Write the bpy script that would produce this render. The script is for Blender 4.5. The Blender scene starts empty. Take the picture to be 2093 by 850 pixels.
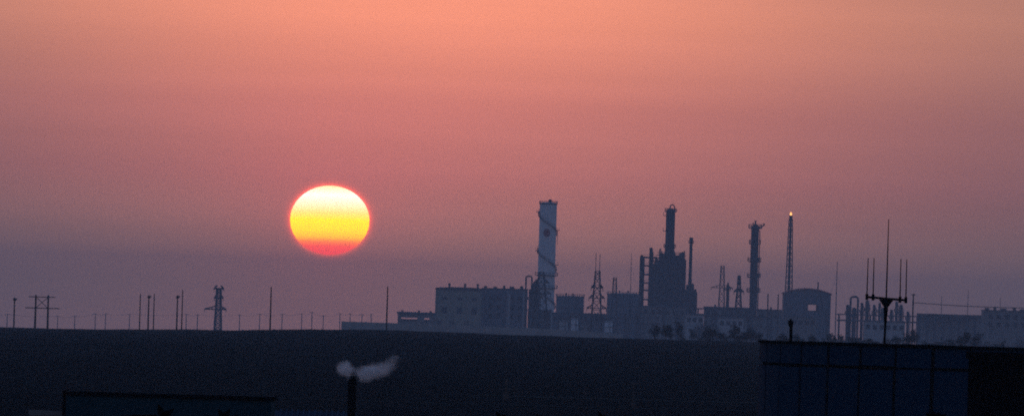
import bpy, bmesh, math, random
from mathutils import Vector, Matrix
random.seed(7)
R = math.radians
sc = bpy.context.scene
col = sc.collection

# ------------------------------------------------------------------ camera, sky, sun, exposure
FPX = 17500.0                 # focal length in photograph pixels (photograph 2093 wide)
CX, CY = 1046.5, 640.0        # column of the view axis and row of eye level there
ROLL = R(1.7)
EYE = 5.2
cr, sr = math.cos(ROLL), math.sin(ROLL)
cd = bpy.data.cameras.new('camera')
cam = bpy.data.objects.new('camera', cd); col.objects.link(cam)
cd.sensor_width = 36.0; cd.lens = FPX * 36.0 / 2093.0
cd.shift_y = (CY - 425.0) / 2093.0
cd.clip_start = 1.0; cd.clip_end = 250000.0
cam.matrix_world = Matrix.Translation((0, 0, EYE)) @ Matrix.Rotation(R(90), 4, 'X') @ Matrix.Rotation(ROLL, 4, 'Z')
sc.camera = cam

SUN_U, SUN_V = (674 - CX), (CY - 450)
sa, sb = SUN_U * cr - SUN_V * sr, SUN_U * sr + SUN_V * cr
SUN_AZ, SUN_EL = sa / FPX, sb / FPX          # about -1.24 and 0.59 degrees
sun_dir = Vector((SUN_AZ, 1, SUN_EL)).normalized()

HAZE_DENSITY = 1.4e-4

w = bpy.data.worlds.new('World'); sc.world = w; w.use_nodes = True
nt = w.node_tree; nt.nodes.clear()
def N(t, **kw):
    n = nt.nodes.new(t)
    for k, v in kw.items(): setattr(n, k, v)
    return n
def L(a, b): nt.links.new(a, b)
def M(op, a, b=None, c=None, clamp=False):
    n = N('ShaderNodeMath', operation=op, use_clamp=clamp)
    for i, v in enumerate((a, b, c)):
        if v is None: continue
        if isinstance(v, (int, float)): n.inputs[i].default_value = v
        else: L(v, n.inputs[i])
    return n.outputs[0]
def DOT(vec, d):
    n = N('ShaderNodeVectorMath', operation='DOT_PRODUCT'); L(vec, n.inputs[0]); n.inputs[1].default_value = d
    return n.outputs['Value']
def MIXC(f, a, b, blend='MIX'):
    n = N('ShaderNodeMix', data_type='RGBA', blend_type=blend)
    for i, v in ((0, f), (6, a), (7, b)):
        if isinstance(v, (int, float)): n.inputs[i].default_value = v
        elif isinstance(v, tuple): n.inputs[i].default_value = v
        else: L(v, n.inputs[i])
    return n.outputs[2]
tc = N('ShaderNodeTexCoord')
direc = tc.outputs['Generated']
sx = N('ShaderNodeSeparateXYZ'); L(direc, sx.inputs[0])
up = M('MAXIMUM', sx.outputs['Z'], 0.0)
fac = M('SQRT', up)
ramp = N('ShaderNodeValToRGB'); L(fac, ramp.inputs[0])
SKY = [(0.00, (.62, .27, .19)), (.05, (.63, .275, .195)), (.088, (.69, .28, .20)), (.125, (.74, .235, .19)), (.154, (.85, .26, .195)),
       (.186, (1.20, .385, .225)), (.25, (1.15, .43, .27)), (.33, (.64, .39, .34)), (.45, (.34, .36, .46)), (.6, (.23, .31, .51)), (1.0, (.11, .19, .41))]
els = ramp.color_ramp.elements
while len(els) < len(SKY): els.new(0.5)
for e, (p, c) in zip(els, SKY): e.position = p; e.color = (*c, 1)
sky = N('ShaderNodeTexSky', sky_type='NISHITA', sun_disc=False, sun_elevation=SUN_EL, sun_rotation=SUN_AZ,
        air_density=1.0, dust_density=4.0, ozone_density=1.5)
skys = N('ShaderNodeVectorMath', operation='SCALE'); L(sky.outputs[0], skys.inputs[0]); skys.inputs[3].default_value = 0.12
mr = N('ShaderNodeMapRange', interpolation_type='SMOOTHSTEP'); L(fac, mr.inputs[0])
mr.inputs[1].default_value = .35; mr.inputs[2].default_value = .75; mr.inputs[3].default_value = 0; mr.inputs[4].default_value = 0.3
base = MIXC(mr.outputs[0], ramp.outputs[0], skys.outputs[0])
# the dusty sky dims away from the sun's side
dsun = DOT(direc, tuple(Vector((SUN_AZ, 1, 0)).normalized()))
mr2 = N('ShaderNodeMapRange', interpolation_type='SMOOTHSTEP'); L(dsun, mr2.inputs[0])
mr2.inputs[1].default_value = -1.0; mr2.inputs[2].default_value = 1.0; mr2.inputs[3].default_value = 0.85; mr2.inputs[4].default_value = 1.0
b2 = N('ShaderNodeVectorMath', operation='SCALE'); L(base, b2.inputs[0]); L(mr2.outputs[0], b2.inputs[3])
# glow near the sun's azimuth; its falloff also paints lens vignetting into the sky
azi = M('ARCTAN2', sx.outputs['X'], sx.outputs['Y'])
gz = M('EXPONENT', M('MULTIPLY', M('POWER', M('DIVIDE', M('SUBTRACT', azi, -0.010), 0.052), 2.0), -1.0))
gl = N('ShaderNodeVectorMath', operation='MULTIPLY_ADD'); cg = N('ShaderNodeCombineXYZ')
for k in range(3): L(gz, cg.inputs[k])
L(cg.outputs[0], gl.inputs[0]); gl.inputs[1].default_value = (.62, .44, .30); gl.inputs[2].default_value = (.38, .56, .72)
b3 = N('ShaderNodeVectorMath', operation='MULTIPLY'); L(b2.outputs[0], b3.inputs[0]); L(gl.outputs[0], b3.inputs[1]); b2 = b3
# aureole round the flattened sun
rt = Vector((1, -SUN_AZ, 0)).normalized(); upv = rt.cross(sun_dir).normalized()
ex, ez, ey = DOT(direc, tuple(rt)), DOT(direc, tuple(upv)), DOT(direc, tuple(sun_dir))
AX, AZ = 81.5 / FPX, 70.5 / FPX
ell = M('SQRT', M('ADD', M('POWER', M('DIVIDE', ex, AX), 2.0), M('POWER', M('DIVIDE', ez, AZ), 2.0)))
front = M('GREATER_THAN', ey, 0.0)
over = M('MAXIMUM', M('SUBTRACT', ell, 1.0), 0.0)
g1 = M('MULTIPLY', M('EXPONENT', M('MULTIPLY', over, -18.0)), front)
g2 = M('MULTIPLY', M('EXPONENT', M('MULTIPLY', over, -0.55)), front)
def addc(a, f, c):
    s = N('ShaderNodeVectorMath', operation='SCALE'); s.inputs[0].default_value = c; L(f, s.inputs[3])
    t = N('ShaderNodeVectorMath', operation='ADD'); L(a, t.inputs[0]); L(s.outputs[0], t.inputs[1])
    return t.outputs[0]
c3 = addc(b2.outputs[0], g1, (2.0, .08, .0))
c4 = addc(c3, g2, (.16, .0, .01))
# thin smog layers: faint, stretched along the horizon
mp = N('ShaderNodeMapping'); L(direc, mp.inputs[0]); mp.inputs['Scale'].default_value = (9, 9, 260)
nz = N('ShaderNodeTexNoise'); L(mp.outputs[0], nz.inputs[0]); nz.inputs['Scale'].default_value = 1.0; nz.inputs['Detail'].default_value = 3
mr3 = N('ShaderNodeMapRange'); L(nz.outputs[0], mr3.inputs[0])
mr3.inputs[1].default_value = .3; mr3.inputs[2].default_value = .7; mr3.inputs[3].default_value = .96; mr3.inputs[4].default_value = 1.04
c5 = N('ShaderNodeVectorMath', operation='SCALE'); L(c4, c5.inputs[0]); L(mr3.outputs[0], c5.inputs[3])
bg = N('ShaderNodeBackground'); L(c5.outputs[0], bg.inputs[0]); bg.inputs[1].default_value = 1.0
wo = N('ShaderNodeOutputWorld'); L(bg.outputs[0], wo.inputs[0])

sl = bpy.data.lights.new('sun_light', 'SUN'); sl.energy = 0.3; sl.angle = R(0.53); sl.color = (1.0, .42, .16)
so = bpy.data.objects.new('sun_light', sl); col.objects.link(so)
so.rotation_euler = (-sun_dir).to_track_quat('-Z', 'Y').to_euler(); so.location = (-20, 900, 120)

vs = sc.view_settings
vs.view_transform = 'Standard'; vs.look = 'None'; vs.gamma = 1.0; vs.exposure = 0.0; vs.use_curve_mapping = False
sc.render.engine = 'CYCLES'
sc.cycles.use_denoising = False
sc.cycles.volume_bounces = 3
sc.cycles.max_bounces = 6
sc.cycles.pixel_filter_type = 'BLACKMAN_HARRIS'; sc.cycles.filter_width = 1.9

# ------------------------------------------------------------------ helpers
def at(px, py, d):
    """photograph position at real distance d -> world point"""
    u, v = px - CX, CY - py
    return Vector(((u * cr - v * sr) / FPX * d, d, EYE + (u * sr + v * cr) / FPX * d))
def m(px, d): return px * d / FPX

def interp(x, pts):
    if x <= pts[0][0]: return pts[0][1]
    for (a, p), (b, q) in zip(pts, pts[1:]):
        if x <= b:
            t = (x - a) / (b - a); t = t * t * (3 - 2 * t)
            return p + (q - p) * t
    return pts[-1][1]
def sstep(a, b, x):
    t = min(1, max(0, (x - a) / (b - a))); return t * t * (3 - 2 * t)
RIDGE = [(-87, -.22), (-58, .36), (-29, 1.42), (4, 1.2), (42, 1.2), (87, 1.36)]
PLAIN = [(-240, -11.3), (-120, -9.3), (0, -7.0), (240, -6.2)]
def zg(x, y):
    r = math.hypot(x, y)
    zr = interp(x, RIDGE)
    zp = interp(x, PLAIN)
    n = .16 * math.sin(x * .11 + y * .013) + .12 * math.sin(x * .27 - y * .021 + 1.3) + .08 * math.sin(x * .61 + y * .05 + 2)
    z = sstep(450, 1460, y) * zr
    if y > 1460: z = zr + (zp - zr) * sstep(1460, 3400, y)
    z += .65 * n * sstep(330, 1000, y)
    return z - max(0, r - 4900) * .0046

def mat(name, c, rough=.8, var=.25, scale=3.0, metallic=0.0, bump=.0, c2=None, stretch=None, spec=.15):
    mt = bpy.data.materials.new(name); mt.use_nodes = True
    t = mt.node_tree; b = t.nodes['Principled BSDF']
    co = t.nodes.new('ShaderNodeTexCoord'); mpn = t.nodes.new('ShaderNodeMapping')
    t.links.new(co.outputs['Object'], mpn.inputs[0])
    if stretch: mpn.inputs['Scale'].default_value = stretch
    no = t.nodes.new('ShaderNodeTexNoise'); t.links.new(mpn.outputs[0], no.inputs[0])
    no.inputs['Scale'].default_value = scale; no.inputs['Detail'].default_value = 6; no.inputs['Roughness'].default_value = .65
    rp = t.nodes.new('ShaderNodeValToRGB'); t.links.new(no.outputs[0], rp.inputs[0])
    lo = c2 or tuple(k * (1 - var) for k in c); hi = tuple(min(1, k * (1 + var)) for k in c)
    rp.color_ramp.elements[0].position = .3; rp.color_ramp.elements[1].position = .7
    rp.color_ramp.elements[0].color = (*lo, 1); rp.color_ramp.elements[1].color = (*hi, 1)
    t.links.new(rp.outputs[0], b.inputs['Base Color'])
    b.inputs['Roughness'].default_value = rough; b.inputs['Metallic'].default_value = metallic
    b.inputs['Specular IOR Level'].default_value = spec
    if bump:
        bp = t.nodes.new('ShaderNodeBump'); bp.inputs['Strength'].default_value = bump
        t.links.new(no.outputs[0], bp.inputs['Height']); t.links.new(bp.outputs[0], b.inputs['Normal'])
    return mt
STEEL = mat('dark_steel', (.06, .06, .065), .7, .3, .6)
GALV = mat('galvanised_steel', (.10, .10, .105), .6, .3, .8)
WHITE = mat('white_tower_paint', (.82, .84, .86), .6, .10, .25, stretch=(1, 1, .25))
CONC = mat('weathered_concrete', (.20, .19, .18), .9, .25, .4)
PALE = mat('pale_rendered_wall', (.42, .42, .42), .9, .15, .3)
CREAM = mat('buff_cladding', (.30, .28, .21), .85, .15, .25)
BLUEC = mat('blue_grey_cladding', (.14, .16, .19), .7, .2, .3, stretch=(1, 1, .3))
DARKC = mat('dark_process_steel', (.045, .05, .058), .7, .3, .5)
ROOF = mat('dark_roof_sheet', (.045, .045, .05), .8, .25, .5, spec=.05)
GLASS = mat('dark_window_glass', (.008, .009, .011), .5, .2, 1, spec=.02)
FRAME = mat('window_frame_grey', (.05, .05, .05), .6, .15, 1)
RED = mat('red_emblem_paint', (.30, .012, .018), .6, .1, 1)
REDB = mat('red_roof_trim', (.30, .06, .05), .7, .15, 1)
POLE = mat('weathered_pole', (.07, .06, .055), .9, .25, 1.5)
WIRE = mat('black_cable', (.03, .03, .03), .8, .1, 1)
SOIL = mat('dark_field_soil', (.019, .0165, .0165), 1.0, .3, .02, c2=(.011, .0095, .0095), stretch=(1, .25, 1), bump=.3, spec=0)
TRACK = mat('pale_dirt_track', (.040, .036, .032), 1.0, .3, .3, spec=0)
LEAF = mat('dusty_leaf', (.018, .020, .014), .9, .3, 2, spec=0)
BARK = mat('rough_bark', (.06, .05, .04), .95, .3, 4, bump=.4)
NAVY = mat('navy_tank_panel', (.005, .028, .062), .7, .16, .9, spec=.04, stretch=(1, 1, .35))
TCORE = mat('tank_core_black', (.004, .005, .006), 1.0, .2, 2, spec=0)
BLACK = mat('tarred_black_wall', (.004, .004, .005), 1.0, .25, 1.5, spec=0)
TEAL = mat('teal_grey_wall', (.014, .045, .060), .9, .2, .7, spec=.02)
BLUER = mat('blue_steel_sheet', (.045, .06, .09), .8, .2, 1, spec=.02)
MAST = mat('blackened_mast_steel', (.008, .008, .009), .9, .2, 3, spec=.02)

class MB:
    def __init__(s): s.v, s.f = [], []
    def add(s, vs_, fs):
        o = len(s.v); s.v += [tuple(p) for p in vs_]; s.f += [tuple(o + i for i in f) for f in fs]; return s
    def box(s, x0, x1, y0, y1, z0, z1):
        return s.add([(x0,y0,z0),(x1,y0,z0),(x1,y1,z0),(x0,y1,z0),(x0,y0,z1),(x1,y0,z1),(x1,y1,z1),(x0,y1,z1)],
                     [(3,2,1,0),(4,5,6,7),(0,1,5,4),(1,2,6,5),(2,3,7,6),(3,0,4,7)])
    def bar(s, p, q, w0, w1=None, n=4):
        p, q = Vector(p), Vector(q); w1 = w0 if w1 is None else w1
        d = (q - p).normalized(); a = d.orthogonal().normalized()
        if abs(d.z) < .9: a = d.cross(Vector((0, 0, 1))).normalized()
        b = d.cross(a)
        ring = lambda c, r: [c + a * (r * math.cos(2*math.pi*(k+.5)/n)) + b * (r * math.sin(2*math.pi*(k+.5)/n)) for k in range(n)]
        f = 0.5 / math.cos(math.pi / n)
        return s.add(ring(p, w0 * f) + ring(q, w1 * f),
                     [(k, (k+1) % n, n + (k+1) % n, n + k) for k in range(n)] + [tuple(range(n))[::-1], tuple(range(n, 2*n))])
    def path(s, pts, wd, n=6):
        for p, q in zip(pts, pts[1:]): s.bar(p, q, wd, wd, n)
        return s
    def lathe(s, prof, n=24, c=(0, 0), cap=True):
        vs_ = []
        for r, z in prof:
            vs_ += [(c[0] + r * math.cos(2*math.pi*k/n), c[1] + r * math.sin(2*math.pi*k/n), z) for k in range(n)]
        fs = []
        for i in range(len(prof) - 1):
            for k in range(n):
                fs.append((i*n + k, i*n + (k+1) % n, (i+1)*n + (k+1) % n, (i+1)*n + k))
        if cap: fs += [tuple(range(n))[::-1], tuple(range((len(prof)-1)*n, len(prof)*n))]
        return s.add(vs_, fs)
    def build(s, name, mt, parent=None, smooth=False, loc=None):
        me = bpy.data.meshes.new(name); me.from_pydata(s.v, [], s.f); me.update()
        if smooth:
            for p in me.polygons: p.use_smooth = True
        me.materials.append(mt)
        o = bpy.data.objects.new(name, me); col.objects.link(o)
        if parent is not None: o.parent = parent
        if loc is not None: o.location = loc
        return o
def tag(o, label=None, cat=None, group=None, kind=None):
    if label: o['label'] = label
    if cat: o['category'] = cat
    if group: o['group'] = group
    if kind: o['kind'] = kind
    return o
def empty(name, loc, label, cat, group=None, rz=0):
    o = bpy.data.objects.new(name, None); col.objects.link(o); o.location = loc; o.rotation_euler.z = rz
    return tag(o, label, cat, group)
def copy_tree(o, parent=None):
    c = o.copy(); col.objects.link(c); c.parent = parent
    for ch in list(o.children): copy_tree(ch, c)
    return c
def base_of(px, py, d):
    """ground point under a photograph position at distance d, and the height from there up to it"""
    p = at(px, py, d); z = zg(p.x, d) - .15
    return Vector((p.x, d, z)), p.z - z

# ------------------------------------------------------------------ ground
def axis(lo, hi, a, b, step, f=1.35):
    pts = [a + i * step for i in range(int((b - a) / step) + 1)]
    s = step
    while pts[-1] < hi: s *= f; pts.append(min(hi, pts[-1] + s))
    s = step
    while pts[0] > lo: s *= f; pts.insert(0, max(lo, pts[0] - s))
    return pts
xs = axis(-12000, 12000, -330, 330, 7.5); ys = axis(-12000, 12000, 0, 5000, 25)
gv = [(x, y, zg(x, y)) for y in ys for x in xs]; nx = len(xs)
gf = [(j*nx+i, j*nx+i+1, (j+1)*nx+i+1, (j+1)*nx+i) for j in range(len(ys)-1) for i in range(nx-1)]
g = MB(); g.v, g.f = gv, gf
tag(g.build('ground', SOIL, smooth=True), kind='structure')

def strip(name, d0, d1, x0, x1, mt):
    b = MB(); n = 40; vs_ = []
    for i in range(n + 1):
        x = x0 + (x1 - x0) * i / n; dy = 3 * math.sin(x * .05)
        for d in (d0, (d0 + d1) / 2, d1):
            vs_.append((x, d + dy, zg(x, d + dy) + .03))
    fs = []
    for i in range(n):
        for k in range(2): fs.append((3*i+k, 3*(i+1)+k, 3*(i+1)+k+1, 3*i+k+1))
    b.add(vs_, fs)
    return tag(b.build(name, mt), kind='structure')
strip('dirt_path', 528, 537, -2, 40, TRACK)
strip('dirt_path', 482, 486, -26, 20, TRACK)
strip('dirt_path', 840, 850, -75, 80, TRACK)

# low scrub scattered over the field: nobody could count it
def scrub(name, n, d0, d1, seed, hmin, hmax, xr=1150):
    rng = random.Random(seed); b = MB()
    for _ in range(n):
        d = d0 + (d1 - d0) * rng.random() ** .8
        x = m(rng.uniform(-xr, xr), d); z = zg(x, d)
        h = rng.uniform(hmin, hmax); r = h * rng.uniform(.7, 1.6)
        for k in range(7):
            a = rng.uniform(0, 6.28); rr = r * rng.random(); hh = h * rng.uniform(.4, 1)
            c = Vector((x + rr * math.cos(a), d + rr * math.sin(a), z - .05)); t = Vector((math.cos(a + 1.5), math.sin(a + 1.5), 0)) * h * .35
            tip = c + Vector((math.cos(a) * h * .3, math.sin(a) * h * .3, hh))
            b.add([c - t, c + t, tip + t * .6, tip - t * .5], [(0, 1, 2, 3)])
    return tag(b.build(name, LEAF), 'low dark scrub scattered over the open field', 'scrub', kind='stuff')
scrub('scrub', 6000, 340, 1570, 3, .05, .19)

# ------------------------------------------------------------------ the setting sun, far behind the haze
SD = 60000.0
def make_sun():
    b = MB(); n, k2 = 64, 48
    prof = [(max(1e-4, math.cos(t)), math.sin(t)) for t in (math.pi * (i / k2 - .5) for i in range(k2 + 1))]
    b.lathe(prof, n)
    mt = bpy.data.materials.new('sun_fire'); mt.use_nodes = True; t = mt.node_tree; t.nodes.clear()
    co = t.nodes.new('ShaderNodeTexCoord'); s = t.nodes.new('ShaderNodeSeparateXYZ'); t.links.new(co.outputs['Object'], s.inputs[0])
    mr_ = t.nodes.new('ShaderNodeMapRange'); t.links.new(s.outputs['Z'], mr_.inputs[0]); mr_.inputs[1].default_value = -1; mr_.inputs[2].default_value = 1
    rp = t.nodes.new('ShaderNodeValToRGB'); t.links.new(mr_.outputs[0], rp.inputs[0])
    S = [(0, (3.4, .20, .16)), (.12, (3.4, .26, .15)), (.19, (3.4, .66, .10)), (.25, (3.4, 1.5, .02)), (.35, (3.4, 2.0, .0)), (.5, (3.4, 2.1, .0)), (.6, (3.4, 1.85, .42)), (.72, (3.4, 2.1, 1.2)), (.86, (3.4, 2.3, 1.9)), (1, (3.4, 1.8, .8))]
    while len(rp.color_ramp.elements) < len(S): rp.color_ramp.elements.new(.5)
    for e, (p, c) in zip(rp.color_ramp.elements, S): e.position = p; e.color = (*[k / 4 for k in c], 1)
    em = t.nodes.new('ShaderNodeEmission'); t.links.new(rp.outputs[0], em.inputs[0]); em.inputs[1].default_value = 4.0
    ou = t.nodes.new('ShaderNodeOutputMaterial'); t.links.new(em.outputs[0], ou.inputs[0])
    o = b.build('sun', mt, smooth=True)
    o.location = at(674, 450, SD); o.scale = (m(81, SD), m(81, SD), m(70.5, SD))
    tag(o, 'flattened setting sun, white above, yellow across the middle and red below', 'sun')
make_sun()

# ------------------------------------------------------------------ refinery: towers and columns
def ring_platform(parent, r, z, wd, name='platform', mt=STEEL, rail=1.1, n=20):
    b = MB()
    b.lathe([(r * .98, z - .5), (r + wd * .55, z - .4), (r + wd, z - .22), (r + wd, z), (r * .98, z), (r * .98, z - .5)], n, cap=False)
    for zz in (z + rail * .5, z + rail):
        b.lathe([(r + wd - .08, zz - .05), (r + wd, zz - .05), (r + wd, zz + .05), (r + wd - .08, zz + .05), (r + wd - .08, zz - .05)], n, cap=False)
    for k in range(n):
        a = 2 * math.pi * k / n; p = ((r + wd - .04) * math.cos(a), (r + wd - .04) * math.sin(a))
        b.bar((*p, z), (*p, z + rail), .14)
    return b.build(name, mt, parent)
def ladder(parent, r, a, z0, z1, mt=STEEL, off=.25):
    b = MB(); ca, sa_ = math.cos(a), math.sin(a)
    for s in (-.3, .3):
        p = ((r + off) * ca - s * sa_, (r + off) * sa_ + s * ca)
        b.bar((*p, z0), (*p, z1), .1)
    z = z0
    while z < z1:
        b.bar(((r + off) * ca + .3 * sa_, (r + off) * sa_ - .3 * ca, z), ((r + off) * ca - .3 * sa_, (r + off) * sa_ + .3 * ca, z), .06); z += .9
    return b.build('ladder', mt, parent)

def white_tower():
    d = 4000; c, H = base_of(1121, 416, d); r = m(17.6, d)
    t = empty('cylindrical_tower', c, 'tall wide white cylindrical tower with spiral stair and red round emblem', 'tower')
    MB().lathe([(r, 0), (r, H - .3), (r + .12, H - .3), (r + .12, H), (r - .3, H), (r - .3, H + .25), (.05, H + .7)], 48).build('shell', WHITE, t, smooth=False)
    # helical stair with treads, outer stringer and handrail
    zc = lambda py: at(1121, py, d).z - c.z
    z0, z1 = zc(640), zc(425); turn = zc(438) - zc(513)
    ph0 = math.pi - 2 * math.pi * (zc(438) - z0) / turn      # on the west face at row 438, descending over the near face
    st = MB(); steps = int((z1 - z0) / .42)
    prev = None
    for i in range(steps):
        z = z0 + (z1 - z0) * i / steps
        a = -(2 * math.pi * (z - zc(438)) / turn) + math.pi      # rises clockwise
        p0 = Vector((r * math.cos(a), r * math.sin(a), z)); p1 = Vector(((r + .6) * math.cos(a), (r + .6) * math.sin(a), z))
        st.bar(p0, p1, .28)
        if prev:
            st.bar(prev, p1, .3); st.bar(prev + Vector((0, 0, 1.1)), p1 + Vector((0, 0, 1.1)), .10)
        if i % 3 == 0: st.bar(p1, p1 + Vector((0, 0, 1.1)), .1)
        prev = p1
    st.build('spiral_stair', STEEL, t)
    for py in (562, 588): ring_platform(t, r, zc(py), 1.3, rail=1.3)
    ring_platform(t, r, H - .1, .25, 'top_railing', STEEL, 1.2, 28)
    for px, py in ((1101, 434), (1139, 470), (1100, 512), (1139, 540)):   # landings
        s = -1 if px < 1120 else 1; z = zc(py)
        MB().box(s * (r + .7) - .8, s * (r + .7) + .8, -1.0, 1.0, z - .3, z).box(s * (r + 1.3) - .1, s * (r + 1.3) + .1, -1, 1, z, z + 1.2).build('landing', STEEL, t)
    MB().lathe([(.75, H), (.75, H + 1.3), (.95, H + 1.3), (.95, H + 1.6), (.2, H + 2.0)], 12, (m(3.5, d), 0)).build('vent', STEEL, t)
    ladder(t, r, R(-8), zc(500), zc(478), off=.7)
    # round emblem: ring of petals over a rising half disc, lying on the shell
    zc0 = zc(476); E = MB(); rad = 1.75
    def on(u, v, off=.06):
        a = -math.pi / 2 + (u - .4) / r; return ((r + off) * math.cos(a), (r + off) * math.sin(a), zc0 + v * 1.2)
    for k in range(10):
        a0, a1 = 2 * math.pi * (k + .07) / 10, 2 * math.pi * (k + .93) / 10; am = (a0 + a1) / 2
        pts = [(rad * .38 * math.cos(a0), rad * .38 * math.sin(a0)), (rad * .38 * math.cos(a1), rad * .38 * math.sin(a1)),
               (rad * .85 * math.cos(a1), rad * .85 * math.sin(a1)), (rad * math.cos(am), rad * math.sin(am)), (rad * .85 * math.cos(a0), rad * .85 * math.sin(a0))]
        E.add([on(*p) for p in pts], [(0, 1, 2, 3, 4)])
    E.add([on(0, 0)] + [on(.6 * math.cos(R(18 * k)), .6 * math.sin(R(18 * k))) for k in range(21)], [(0, k + 1, k + 2) for k in range(20)])
    E.build('emblem', RED, t)
white_tower()

def process_column():
    d = 4100; c, H = base_of(1544, 460, d); r = m(7.6, d)
    t = empty('distillation_tower', c, 'dark slim distillation column ringed by four platforms, standing left of the flare', 'tower')
    MB().lathe([(r * 1.12, 0), (r * 1.12, 4), (r, 5), (r, H - 1.2), (r * .8, H - .3), (r * .3, H + .3), (.4, H + .4), (.4, H + 1.8), (.6, H + 1.8), (.6, H + 2.1)], 20).build('shell', DARKC, t, smooth=False)
    for py in (466, 498, 534, 566, 596):
        z = H - m(py - 460, d); ring_platform(t, r, z, 1.45 if py != 498 else 1.0, rail=1.8)
    b = MB(); b.bar((r, 0, H - 1.4), (r + 2.2, 0, H - .2), .5).bar((r + 2.2, 0, H - .2), (r + 2.4, 0, H + .9), .55)
    b.build('davit', STEEL, t)
    MB().bar((-r * .6, 0, H - .6), (-r * .6, 0, H + 1.2), .35).build('vent', STEEL, t)
    for a, z0, z1 in ((-30, 2, H * .55), (-150, H * .5, H - 1)): ladder(t, r, R(a), z0, z1)
    MB().bar((r + .5, -.5, 3), (r + .5, -.5, H - 3), .45, n=8).bar((r + .5, -.5, H - 3), (0, -.5, H - .6), .45, n=8).build('pipe', STEEL, t)
process_column()

def reactor():
    d = 4050; c, _ = base_of(1370, 600, d); z = lambda py: at(1370, py, d).z - c.z; X = lambda px: m(px - 1370, d)
    t = empty('cracking_unit', c, 'massive dark steel cracking unit crowded with platforms, a domed column rising from it', 'refinery unit')
    # column on top
    r = m(9.3, d); h1 = z(428)
    MB().lathe([(r * 1.15, z(600)), (r * 1.1, z(515)), (r, z(505)), (r, h1 - 2), (r * .95, h1 - .6), (r * .75, h1 + .1), (r * .3, h1 + .5)], 24, (X(1366), 0)).build('column', DARKC, t)
    b = MB(); pts = []
    for k in range(13):
        a = math.pi * k / 12; pts.append((X(1369) + m(4.6, d) * math.cos(a), 0, h1 + .6 + m(9, d) * math.sin(a) ** .8 * .8))
    b.path([(pts[0][0], 0, h1 - 2)] + pts + [(pts[-1][0], 0, h1 - 1)], .62, 8); b.build('overhead_pipe', STEEL, t)
    for py in (440, 472): 
        b = MB(); b.box(X(1366) - r - 1.3, X(1366) - r, -1.4, 1.4, z(py) - .3, z(py)).box(X(1366) - r - 1.3, X(1366) - r - 1.1, -1.4, 1.4, z(py), z(py) + 1.3); b.build('landing', STEEL, t)
    for py in (432, 505): 
        q = ring_platform(t, r, z(py), .7, rail=1.4); q.location.x = X(1366)
    MB().box(X(1343), X(1396.5), -2, 3, 0, z(536)).box(X(1345), X(1352), -1.8, 2, z(536), z(519)).box(X(1387), X(1389.5), -1.8, 2, z(536), z(522)).box(X(1392.5), X(1396), -1.8, 2, z(536), z(517)).box(X(1352), X(1387), -1.6, 2.2, z(536), z(524)).build('casing', DARKC, t)
    # vessels packed in the frame
    for px, w_, top in ((1351, 12, 519), (1367, 24, 512), (1384, 14, 521), (1393, 7, 514)):
        rr = m(w_ / 2, d); MB().lathe([(rr, 0), (rr, z(top) - rr * .5), (rr * .8, z(top) - rr * .15), (rr * .3, z(top))], 16, (X(px), (px % 3) * .8)).build('vessel', DARKC, t)
    MB().bar((X(1346.5), -1, 0), (X(1346.5), -1, z(509)), .8, n=8).bar((X(1350.5), -.5, 0), (X(1350.5), -.5, z(513)), .5, n=8).bar((X(1396.5), -1, 0), (X(1396.5), -1, z(512)), .55, n=8).build('riser_pipe', STEEL, t)
    # steel frame storeys round the vessels
    xs_ = [X(q) for q in (1341, 1349, 1358, 1376, 1388, 1398)]; yy = (-m(22, d), m(18, d))
    levels = [z(q) for q in (628, 610, 594, 578, 562, 546, 532, 521)]
    for zz in levels:
        k = MB().box(xs_[0] - .4, xs_[-1] + .4, yy[0], yy[1], zz - .35, zz)
        for y_ in yy:
            for hh in (.6, 1.2): k.bar((xs_[0], y_, zz + hh), (xs_[-1], y_, zz + hh), .12)
        k.build('deck', STEEL, t)
    for x in xs_:
        top = z(530) if x not in (xs_[1], xs_[4]) else z(517)
        MB().bar((x, yy[0], 0), (x, yy[0], top), .75).bar((x, yy[1], 0), (x, yy[1], top), .75).build('frame_column', STEEL, t)
    rng = random.Random(5)
    k = MB()
    for za, zb in zip(levels, levels[1:]):
        for x0, x1 in zip(xs_, xs_[1:]):
            k.bar((x0, yy[0] - .05, za), (x1, yy[0] - .05, zb), .3)
    k.build('bracing', STEEL, t)
    for i in range(46):       # exchangers, drums and boxes of plant standing on the decks
        zz = rng.choice(levels[:-1]); x = rng.uniform(xs_[0] + 1, xs_[-1] - 1); y_ = rng.uniform(yy[0] + .4, yy[1] - 1); s = rng.uniform(.8, 1.7)
        if i % 2: MB().bar((x - s * 1.1, y_, zz + s), (x + s * 1.1, y_, zz + s), s * 1.5, n=10).box(x - s * .8, x - s * .6, y_ - s * .5, y_ + s * .5, zz, zz + s * .5).box(x + s * .6, x + s * .8, y_ - s * .5, y_ + s * .5, zz, zz + s * .5).build('heat_exchanger', DARKC, t)
        else: MB().lathe([(s * .8, zz), (s * .8, zz + 2.6), (s * .5, zz + 3.1)], 10, (x, y_)).build('drum', DARKC, t)
reactor()

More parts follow.
